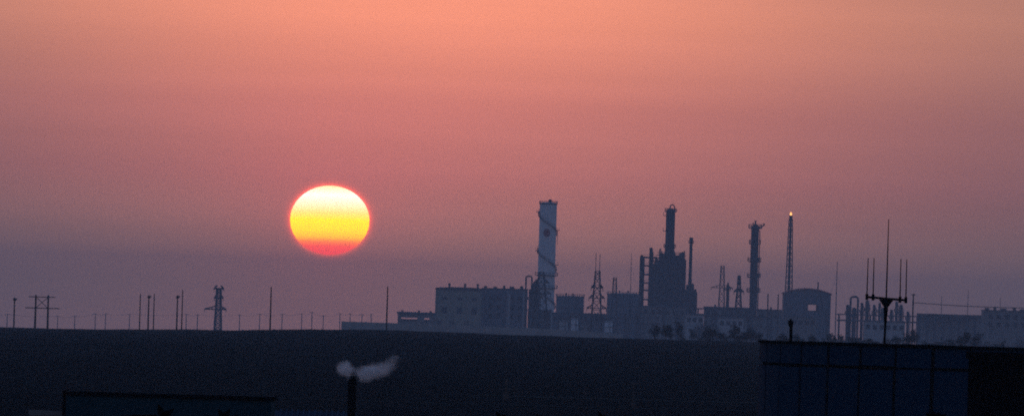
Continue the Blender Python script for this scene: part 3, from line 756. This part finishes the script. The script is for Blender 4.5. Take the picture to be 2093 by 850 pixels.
for px, top in ((-12, 640), (15, 641), (118, 645), (153, 645), (195, 640), (216, 640), (265, 641), (381, 641), (404, 642), (490, 642), (531, 641), (577, 641), (617, 640), (638, 637), (661, 644), (695, 640), (716, 640), (740, 641), (759, 641)):
    tops.append((px, pole(px, top, 5400, FLAB, GB, .55, 1, 1.5)))
RLAB = 'dark pole standing among the low buildings near the arched hall'
for px, top in ((1570, 600), (1591, 601)): pole(px, top, 3700, RLAB, 'poles left of the arched hall', .6, 0)
p1 = pole(1867, 600, 2600, 'tall dark pole carrying the wire right of the antenna mast', None, .5, 1, .6)
p2 = pole(2160, 612, 2600, 'pole carrying the far end of the wire above the plant block', None, .5, 1, .6)
def wire(name, a, b_, sag, rad, label, group=None):
    k = MB(); n = 24; pts = [a.lerp(b_, i / n) - Vector((0, 0, sag * 4 * (i / n) * (1 - i / n))) for i in range(n + 1)]
    tag(k.path(pts, rad * 2, 6).build(name, WIRE), label, 'wire', group)
wire('power_line', at(1867, 618, 2600), at(2160, 629, 2600), .5, .09, 'thin dark wire running right from the tall pole')
for (a, pa), (b_, pb) in zip(tops, tops[1:]):
    wire('power_line', pa - Vector((0, 0, .1)), pb - Vector((0, 0, .1)), 1.0, .05, 'faint wire strung between short far poles', 'wires of the far pole line')
def field_post(px, top, bottom, label, cross):
    d = 790; p = at(px, bottom, d)
    for _ in range(6):
        dep = (bottom - (CY + (px - CX) * math.tan(ROLL))) / FPX; d = (EYE - zg(m(px - CX, d), d)) / dep
    c, H = base_of(px, top, d); t = empty('field_post', c, label, 'post')
    MB().bar((0, 0, 0), (0, 0, H), .16, .12, 6).build('shaft', POLE, t)
    if cross: MB().bar((-.6, 0, H * .55), (.6, 0, H * .55), .09).bar((0, -.05, 0), (0, -.05, H * .4), .4, .3, 6).build('crossbar', POLE, t)
    else: MB().lathe([(.1, H), (.1, H + .1), (.02, H + .14)], 6).build('cap', POLE, t)
field_post(1035, 774, 814, 'dark cross shaped post standing in the field', True)
field_post(1295, 785, 832, 'thin plain post standing alone in the dark field', False)

# ------------------------------------------------------------------ trees round the plant
def crown_mesh(rng, rx, rz, n, leaf):
    b = MB(); lobes = []
    for _ in range(9):
        a = rng.uniform(0, 6.28); q = rng.uniform(.1, .7); lobes.append(Vector((rx * q * math.cos(a), rx * q * math.sin(a), rz * rng.uniform(-.5, .7))))
    for i in range(n):
        c = rng.choice(lobes); v = Vector((rng.gauss(0, 1), rng.gauss(0, 1), rng.gauss(0, .8))); v.normalize(); v *= rng.random() ** .4
        p = c + Vector((v.x * rx * .48, v.y * rx * .48, v.z * rz * .42))
        u = Vector((rng.gauss(0, 1), rng.gauss(0, 1), rng.gauss(0, 1))).normalized() * leaf * rng.uniform(.5, 1.2); w_ = u.orthogonal().normalized() * leaf * .5
        b.add([p - u, p + w_, p + u, p - w_], [(0, 1, 2, 3)])
    return b
rng = random.Random(11); protos = []
for k in range(4):
    t = bpy.data.objects.new('roadside_tree', None); col.objects.link(t)
    h = (5.2, 6.5, 4.2, 7.4)[k]; rx = (2.7, 2.4, 2.6, 2.1)[k]
    tr = MB().bar((0, 0, -.3), (.15, 0, h * .5), .34, .22, 7)
    for j in range(5):
        a = j * 1.3 + k; tr.bar((.1, 0, h * (.3 + .04 * j)), (rx * .5 * math.cos(a), rx * .5 * math.sin(a), h * (.55 + .06 * j)), .14, .05, 5)
    tr.build('trunk', BARK, t)
    crown_mesh(rng, rx, h * .38, 520, .30).build('crown', LEAF, t, loc=(0, 0, h * .62))
    protos.append(t)
used = set()
def place_tree(px, d, s, label, group, kind=None):
    k = rng.randrange(4) if kind is None else kind
    o = protos[k] if k not in used else copy_tree(protos[k]); used.add(k)
    p = at(px, 660, d); o.location = (p.x, d, zg(p.x, d) - .7 * s); o.scale = (s * rng.uniform(.9, 1.7), s, s * rng.uniform(.8, 1.1)); o.rotation_euler.z = rng.uniform(0, 6.28)
    tag(o, label, 'tree', group)
for px in (1432, 1439, 1447, 1455, 1464, 1495, 1503, 1523, 1533): place_tree(px, 3800 + rng.uniform(-60, 60), 1.75 if px < 1460 else 1.45, 'dark leafy tree between the slim chimney and the ringed column', 'trees between chimney and column')
for px in (1704, 1718, 1727, 1738, 1752): place_tree(px, 3700 + rng.uniform(-60, 60), 1.15, 'dark leafy tree right of the arched hall', 'trees right of the arched hall')
for px in (1985, 1998, 2008, 2021, 2034, 2047, 2060, 2073, 2084, 2096): place_tree(px, 3300 + rng.uniform(-60, 60), rng.uniform(1.0, 1.5), 'dark leafy tree in front of the plant block', 'trees before the plant block')
for i in range(52):
    px = 1345 + i * 14 + rng.uniform(-9, 9); d = rng.uniform(1750, 2300); place_tree(px, d, rng.uniform(.30, .66), 'low dark tree in the straggling row along the far field edge', 'tree row along the far field edge')
# ------------------------------------------------------------------ near: panelled tank, mast, black block
TD = 224.0
def near_tank():
    c0 = at(1930, 700, TD); r = m(377, TD); zt = at(1553, 697, TD).z; base = zg(c0.x, TD) - .05
    t = empty('panel_tank', Vector((c0.x, TD, base)), 'large round navy tank of curved bolted panels beneath the antenna mast', 'tank')
    H = zt - base; h = [.575, 2.05]; h.append(H - sum(h))
    MB().lathe([(r - .09, 0), (r - .09, H - .02), (r * .6, H + .0), (.1, H + .01)], 62).build('core', TCORE, t)
    da = .2022; n = 31; a0 = -math.pi + .245; gap = .042
    da = 2 * math.pi / n; ztop = H; bolts_done = False
    for hi in h:
        z1, z0 = ztop - .035, ztop - hi + .035; ztop -= hi
        b = MB(); seg = 4; half = da / 2 - gap / r; vs_ = []
        for i in range(seg + 1):
            a = -half + 2 * half * i / seg
            for rr, zz in ((r - .085, z0), (r, z0), (r, z1), (r - .085, z1)): vs_.append((rr * math.cos(a), rr * math.sin(a), zz))
        fs = []
        for i in range(seg):
            for k in range(4): fs.append((4*i+k, 4*i+(k+1) % 4, 4*(i+1)+(k+1) % 4, 4*(i+1)+k)[::-1])
        fs += [(0, 1, 2, 3), (4*seg+3, 4*seg+2, 4*seg+1, 4*seg)]
        b.add(vs_, fs); o = b.build('panel', NAVY, t); first = True
        for k in range(n):
            a = -math.pi + .245 - .101 + da * k
            q = o if first else o.copy()
            if not first: col.objects.link(q); q.parent = t
            first = False
            q.rotation_euler = (R(random.uniform(-.25, .25)), R(random.uniform(-.25, .25)), a)
    rim = MB().lathe([(r - .05, H - .03), (r + .045, H - .03), (r + .045, H + .03), (r - .05, H + .03)], 62).build('rim', TCORE, t)
    return c0, r, base + H
tc0, tr_, troof = near_tank()
def antenna():
    d = TD - 1.0; b0 = at(1807.5, 706, d); top = at(1816.5, 448, d); c = Vector((b0.x, d, troof))
    X = lambda px: m(px - 1811.5, d); z = lambda py: at(1811.5, py, d).z - c.z; hx = at(1811.5, 609, d).x - c.x
    t = empty('antenna_mast', c, 'black mast with a T crossbar, four upright whips and a long central spike', 'antenna')
    hub = Vector((hx, 0, z(610)))
    MB().lathe([(.10, -.02), (.10, .03)], 12).bar((0, 0, 0), (hx * .55, 0, z(660)), .055, .06, 10).bar((hx * .55, 0, z(660)), (hx * .8, 0, z(632)), .07, .11, 10).bar((hx * .8, 0, z(632)), tuple(hub), .115, .10, 10).build('pole', MAST, t)
    MB().bar(tuple(hub), (top.x - c.x, 0, top.z - c.z), .042, .02, 8).build('spike', MAST, t)
    lft, rgt = at(1771, 606.5, d) - c, at(1853, 613.5, d) - c; lft.y = rgt.y = 0
    MB().bar(tuple(lft), tuple(rgt), .062, n=8).build('crossbar', MAST, t)
    k = MB()
    for s in (-1, 1): k.add([(hx + s * .02, -.02, z(612)), (hx + s * .19, -.02, z(612)), (hx + s * .03, -.02, z(630)), (hx + s * .02, .02, z(612)), (hx + s * .19, .02, z(612)), (hx + s * .03, .02, z(630))], [(0, 1, 2), (5, 4, 3), (0, 2, 5, 3), (0, 3, 4, 1), (1, 4, 5, 2)])
    k.build('gusset', MAST, t)
    for px, ty, bp in ((1774.5, 527, 1771.8), (1786.5, 527, 1784.5), (1841.5, 529, 1839.5), (1853.5, 530, 1851.5)):
        u = at(px, ty, d) - c; v = at(bp, 607 + (bp - 1771) * .085, d) - c; u.y = v.y = 0
        MB().bar(tuple(v), tuple(u), .030, .020, 6).build('whip', MAST, t)
        MB().bar((v.x, 0, v.z - .07), (v.x, 0, v.z + .09), .075, n=8).build('clamp', MAST, t)
antenna()
def vent_pipe():
    d = TD + .3; b0 = at(1616, 700, d); top = at(1614, 655, d); c = Vector((b0.x, d, troof - .02)); H = top.z - c.z
    t = empty('vent_pipe', c, 'short black pipe with a swollen cap on the navy tank\'s rim', 'pipe')
    MB().lathe([(.10, 0), (.10, .03), (.045, .04), (.042, H - .12)], 12).build('shaft', MAST, t)
    MB().lathe([(.042, H - .15), (.065, H - .12), (.07, H - .02), (.03, H + .02), (.012, H + .06)], 12, (-.012, 0)).build('cap', MAST, t)
vent_pipe()
def black_block():
    d = 150; p = at(1981, 719, d); q = at(2330, 733, d); c = Vector((p.x, d, zg(p.x, d) - .02)); H = p.z - c.z; W_ = q.x - p.x
    t = empty('tarred_block', c, 'pure black flat topped building in front of the navy tank', 'building', rz=R(-3))
    wall_with_holes(0, W_, 0, H - .12, -.12, .12, [(.5, 1.4, .02, 2.0)]).build('wall', BLACK, t)
    MB().box(0, .24, .12, 5, 0, H - .12).box(W_ - .24, W_, .12, 5, 0, H - .12).box(.24, W_ - .24, 4.76, 5, 0, H - .12).build('wall', BLACK, t)
    MB().box(-.05, W_ + .05, -.18, 5.1, H - .12, H).build('coping', BLACK, t)
    MB().box(.5, 1.4, -.05, .05, .02, 2.0).build('door', MAST, t)
black_block()

# ------------------------------------------------------------------ near: low building, chimney with smoke, leafy tops
ND = 170.0
def low_building():
    a, b_ = at(134, 801, ND), at(556, 807, ND); c = Vector((a.x, ND, zg(a.x, ND) - .02)); H = a.z - c.z; W_ = b_.x - a.x
    t = empty('flat_roofed_building', c, 'low dark teal walled building with a flat roof edge behind the black post', 'building')
    z1 = H - .05
    holes = [(.4 + 1.3 * i, 1.1 + 1.3 * i, 1.0, 2.0) for i in range(3)]
    wall_with_holes(0, W_, 0, z1, -.12, .12, holes).build('wall', TEAL, t)
    MB().box(0, .24, .12, 2.6, 0, z1).box(W_ - .24, W_, .12, 2.6, 0, z1).box(.24, W_ - .24, 2.36, 2.6, 0, z1).build('wall', TEAL, t)
    for h in holes: window(t, (h[0] + h[1]) / 2, -.02, h[2] + .12, .44, .76)
    slope = b_.z - a.z
    MB().add([(-.02, -.16, z1), (W_ + .02, -.16, z1), (W_ + .02, 2.65, z1), (-.02, 2.65, z1), (-.02, -.16, H), (W_ + .02, -.16, H), (W_ + .02, 2.65, H), (-.02, 2.65, H)], [(3,2,1,0),(4,5,6,7),(0,1,5,4),(1,2,6,5),(2,3,7,6),(3,0,4,7)]).build('roof', BLACK, t)
    d = ND - .5; p = at(132, 800, d); cc = Vector((p.x, d, zg(p.x, d) - .02))
    tp = empty('gate_post', cc, 'black square post at the corner of the teal building', 'post')
    MB().box(-.037, .037, -.037, .037, 0, p.z - cc.z).build('shaft', MAST, tp); MB().box(-.044, .044, -.044, .044, p.z - cc.z, p.z - cc.z + .03).build('cap', MAST, tp)
    a2 = at(60, 838, ND); c2 = Vector((a2.x, ND + .5, zg(a2.x, ND) - .02)); w2 = at(126, 838, ND).x - a2.x
    tw = empty('yard_wall', c2, 'low pale yard wall left of the black post', 'wall')
    MB().box(0, w2, -.1, .1, 0, a2.z - c2.z - .1).build('wall', CONC, tw); MB().box(-.03, w2 + .03, -.14, .14, a2.z - c2.z - .1, a2.z - c2.z).build('coping', CONC, tw)
low_building()
def blue_roof():
    d = 176; a, b_ = at(562, 841, d), at(704, 842, d); c = Vector((a.x, d, zg(a.x, d) - .02)); H = a.z - c.z; W_ = b_.x - a.x
    t = empty('blue_roofed_house', c, 'low house with a ribbed blue sheet roof beside the smoking chimney', 'house')
    zz = H - .55
    MB().box(0, W_, 0, .2, 0, zz).box(0, .2, .2, 5, 0, zz).box(W_ - .2, W_, .2, 5, 0, zz).box(.2, W_ - .2, 4.8, 5, 0, zz).build('wall', CONC, t)
    rf = None
    rf = MB().add([(-.2, -.3, zz), (W_ + .2, -.3, zz), (W_ + .2, 5.3, zz), (-.2, 5.3, zz), (-.2, 2.5, H), (W_ + .2, 2.5, H)], [(0, 1, 5, 4), (2, 3, 4, 5), (0, 4, 3), (1, 2, 5), (3, 2, 1, 0)]).build('roof', BLUER, t)
    k = MB()
    for i in range(12):
        x = W_ * (i + .5) / 12; k.bar((x, -.3, zz + .02), (x, 2.5, H + .02), .04)
    k.build('roof_rib', BLUER, rf)
    MB().box(.6, 1.4, -.03, .03, .1, 1.9).build('door', MAST, t)
blue_roof()
CD = 177.0
def chimney():
    top = at(720.5, 768, CD); c = Vector((top.x, CD, zg(top.x, CD))); H = top.z - c.z; r = m(8.3, CD)
    t = empty('chimney', c, 'black brick chimney pipe puffing pale smoke', 'chimney')
    MB().lathe([(r * 1.15, 0), (r * 1.08, H * .5), (r, H - .12), (r * 1.06, H - .12), (r * 1.06, H), (r * .75, H), (r * .75, H - .4)], 20, cap=True).build('shaft', MAST, t)
    MB().lathe([(r * 1.02, H * .82), (r * 1.08, H * .82), (r * 1.08, H * .82 + .05), (r * 1.02, H * .82 + .05)], 20, cap=False).build('band', MAST, t)
    return c, H
chc, chH = chimney()
def smoke():
    d = CD - .1; o0 = at(748, 755, d)
    P = lambda px, py: at(px, py, d) - o0
    blobs = [(705, 753, 17, 15, 1.0), (713, 765, 9, 11, .45), (727, 757, 12, 8, .3), (747, 764, 19, 16, .95), (765, 758, 20, 15, .8), (785, 753, 17, 15, .5), (798, 742, 13, 13, .33), (808, 732, 11, 9, .16)]
    b = MB()     # hull: swept tube round the plume
    prof = [(672, 752, 6), (682, 753, 24), (700, 755, 34), (730, 758, 34), (752, 758, 38), (775, 754, 40), (795, 746, 40), (816, 736, 34), (836, 726, 22), (846, 722, 4)]
    n = 14; vs_ = []
    for px, py, rr in prof:
        c = P(px, py); q = m(rr, d)
        vs_ += [(c.x, q * math.cos(2 * math.pi * k / n), c.z + q * math.sin(2 * math.pi * k / n)) for k in range(n)]
    fs = [(i*n+k, i*n+(k+1) % n, (i+1)*n+(k+1) % n, (i+1)*n+k) for i in range(len(prof)-1) for k in range(n)] + [tuple(range(n))[::-1], tuple(range((len(prof)-1)*n, len(prof)*n))]
    b.add(vs_, fs)
    mt = bpy.data.materials.new('smoke_volume'); mt.use_nodes = True; t = mt.node_tree; t.nodes.clear()
    co = t.nodes.new('ShaderNodeTexCoord')
    nz = t.nodes.new('ShaderNodeTexNoise'); t.links.new(co.outputs['Object'], nz.inputs[0]); nz.inputs['Scale'].default_value = 8.5; nz.inputs['Detail'].default_value = 5
    sub = t.nodes.new('ShaderNodeVectorMath'); sub.operation = 'SUBTRACT'; t.links.new(nz.outputs['Color'], sub.inputs[0]); sub.inputs[1].default_value = (.5, .5, .5)
    scl = t.nodes.new('ShaderNodeVectorMath'); scl.operation = 'SCALE'; t.links.new(sub.outputs[0], scl.inputs[0]); scl.inputs[3].default_value = .17
    wv = t.nodes.new('ShaderNodeVectorMath'); wv.operation = 'ADD'; t.links.new(co.outputs['Object'], wv.inputs[0]); t.links.new(scl.outputs[0], wv.inputs[1])
    acc = None
    for px, py, rx, rz, wt in blobs:
        c = P(px, py); mp_ = t.nodes.new('ShaderNodeMapping'); mp_.vector_type = 'TEXTURE'; t.links.new(wv.outputs[0], mp_.inputs[0])
        mp_.inputs['Location'].default_value = (c.x, 0, c.z); mp_.inputs['Scale'].default_value = (m(rx, d), m(rx, d), m(rz, d))
        ln = t.nodes.new('ShaderNodeVectorMath'); ln.operation = 'LENGTH'; t.links.new(mp_.outputs[0], ln.inputs[0])
        mr_ = t.nodes.new('ShaderNodeMapRange'); mr_.interpolation_type = 'SMOOTHSTEP'; t.links.new(ln.outputs['Value'], mr_.inputs[0])
        mr_.inputs[1].default_value = 1.35; mr_.inputs[2].default_value = 0.0; mr_.inputs[3].default_value = 0; mr_.inputs[4].default_value = wt
        if acc is None: acc = mr_.outputs[0]
        else:
            ad = t.nodes.new('ShaderNodeMath'); ad.operation = 'ADD'; t.links.new(acc, ad.inputs[0]); t.links.new(mr_.outputs[0], ad.inputs[1]); acc = ad.outputs[0]
    n2 = t.nodes.new('ShaderNodeTexNoise'); t.links.new(co.outputs['Object'], n2.inputs[0]); n2.inputs['Scale'].default_value = 15; n2.inputs['Detail'].default_value = 4
    m2 = t.nodes.new('ShaderNodeMapRange'); t.links.new(n2.outputs[0], m2.inputs[0]); m2.inputs[1].default_value = .35; m2.inputs[2].default_value = .65; m2.inputs[3].default_value = .25; m2.inputs[4].default_value = 1.3
    mu = t.nodes.new('ShaderNodeMath'); mu.operation = 'MULTIPLY'; t.links.new(acc, mu.inputs[0]); t.links.new(m2.outputs[0], mu.inputs[1])
    mu2 = t.nodes.new('ShaderNodeMath'); mu2.operation = 'MULTIPLY'; t.links.new(mu.outputs[0], mu2.inputs[0]); mu2.inputs[1].default_value = 13.0
    pv = t.nodes.new('ShaderNodeVolumePrincipled'); pv.inputs['Color'].default_value = (1.0, .95, .92, 1); pv.inputs['Anisotropy'].default_value = .5; t.links.new(mu2.outputs[0], pv.inputs['Density'])
    ou = t.nodes.new('ShaderNodeOutputMaterial'); t.links.new(pv.outputs[0], ou.inputs['Volume'])
    o = b.build('smoke', mt); o.location = o0
    tag(o, 'pale drifting puff of smoke above the black chimney', 'smoke', kind='stuff')
smoke()

def leafy_top(px, leaves, d, label, group, seed):
    """a slim tree whose last big pointed leaves stand clear of its crown"""
    rg = random.Random(seed); top = at(px, 849, d); c = Vector((top.x, d, zg(top.x, d))); H = top.z - c.z
    t = empty('garden_tree', c, label, 'tree', group)
    tk = MB().bar((0, 0, -.2), (.02, 0, H * .6), .16, .08, 8).bar((.02, 0, H * .6), (0, 0, H - .05), .08, .015, 6)
    for j in range(7):
        a = j * 2.4; z = H * (.45 + .06 * j); tk.bar((.01, 0, z), (.5 * math.cos(a), .5 * math.sin(a), z + .6), .04, .012, 5)
    tk.build('trunk', BARK, t)
    crown_mesh(rg, .75, 1.5, 900, .10).build('crown', LEAF, t, loc=(0, 0, H - 2.4))
    for (bx, by), (ex_, ey_), wd in leaves:
        p, q = at(bx, by, d) - c, at(ex_, ey_, d) - c; p.y = rg.uniform(-.02, .02); q.y = p.y + rg.uniform(-.03, .03); ax = q - p; nrm = Vector((ax.z, 0, -ax.x)).normalized() * m(wd, d)
        b = MB(); y_ = Vector((0, .004, 0)); mid = p + ax * .38
        ring = [p - nrm * .25, mid - nrm * .55, p + ax * .7 - nrm * .3, q, p + ax * .7 + nrm * .3, mid + nrm * .55, p + nrm * .25]
        b.add([v - y_ for v in ring] + [v + y_ for v in ring], [tuple(range(7)), tuple(range(13, 6, -1))] + [(i, i + 7, (i + 1) % 7 + 7, (i + 1) % 7) for i in range(7)])
        b.build('leaf', MAST, t)
LD = 60.0
leafy_top(333, [((332, 852), (323, 823), 13), ((336, 851), (357, 833), 12), ((334, 853), (340, 838), 16), ((325, 853), (300, 846), 8), ((312, 853), (262, 847), 7), ((290, 855), (245, 848), 6)], LD, 'spiky black leafy tree top poking up before the teal wall, the larger', None, 1)
leafy_top(458, [((455, 853), (446, 834), 11), ((460, 853), (471, 833), 11), ((458, 854), (458, 842), 16), ((448, 855), (420, 848), 6), ((466, 855), (488, 847), 6)], LD, 'small two eared black tree top poking up before the teal wall', None, 2)
for i, (px, lv) in enumerate(((1016, [((1022, 853), (1013, 838), 9), ((1024, 854), (1034, 846), 7)]), (1100, [((1100, 854), (1097, 845), 8), ((1102, 854), (1108, 848), 6)]), (1226, [((1230, 853), (1222, 839), 8), ((1230, 854), (1238, 847), 6)]))):
    leafy_top(px, lv, LD, 'tiny black tree tip just showing above the open field\'s near edge', 'tree tips before the field', 5 + i)
leafy_top(1912, [((1905, 856), (1892, 842), 12), ((1910, 855), (1906, 838), 14), ((1916, 855), (1920, 840), 14), ((1922, 856), (1934, 845), 12), ((1928, 857), (1946, 850), 9)], LD, 'rounded black tree top in front of the navy panel tank', None, 9)

# ------------------------------------------------------------------ evening haze
hm = bpy.data.materials.new('evening_haze'); hm.use_nodes = True; t = hm.node_tree; t.nodes.clear()
pv = t.nodes.new('ShaderNodeVolumePrincipled'); pv.inputs['Color'].default_value = (.86, .88, .97, 1); pv.inputs['Density'].default_value = HAZE_DENSITY
pv.inputs['Anisotropy'].default_value = 0.0
ou = t.nodes.new('ShaderNodeOutputMaterial'); t.links.new(pv.outputs[0], ou.inputs['Volume'])
zlow = min(v[2] for v in gv) - 1.0
hz = MB().box(-12100, 12100, -12100, 12100, zlow, 72.0).build('haze', hm)
tag(hz, kind='stuff', label='thin dusky evening haze over the whole plain', cat='haze')
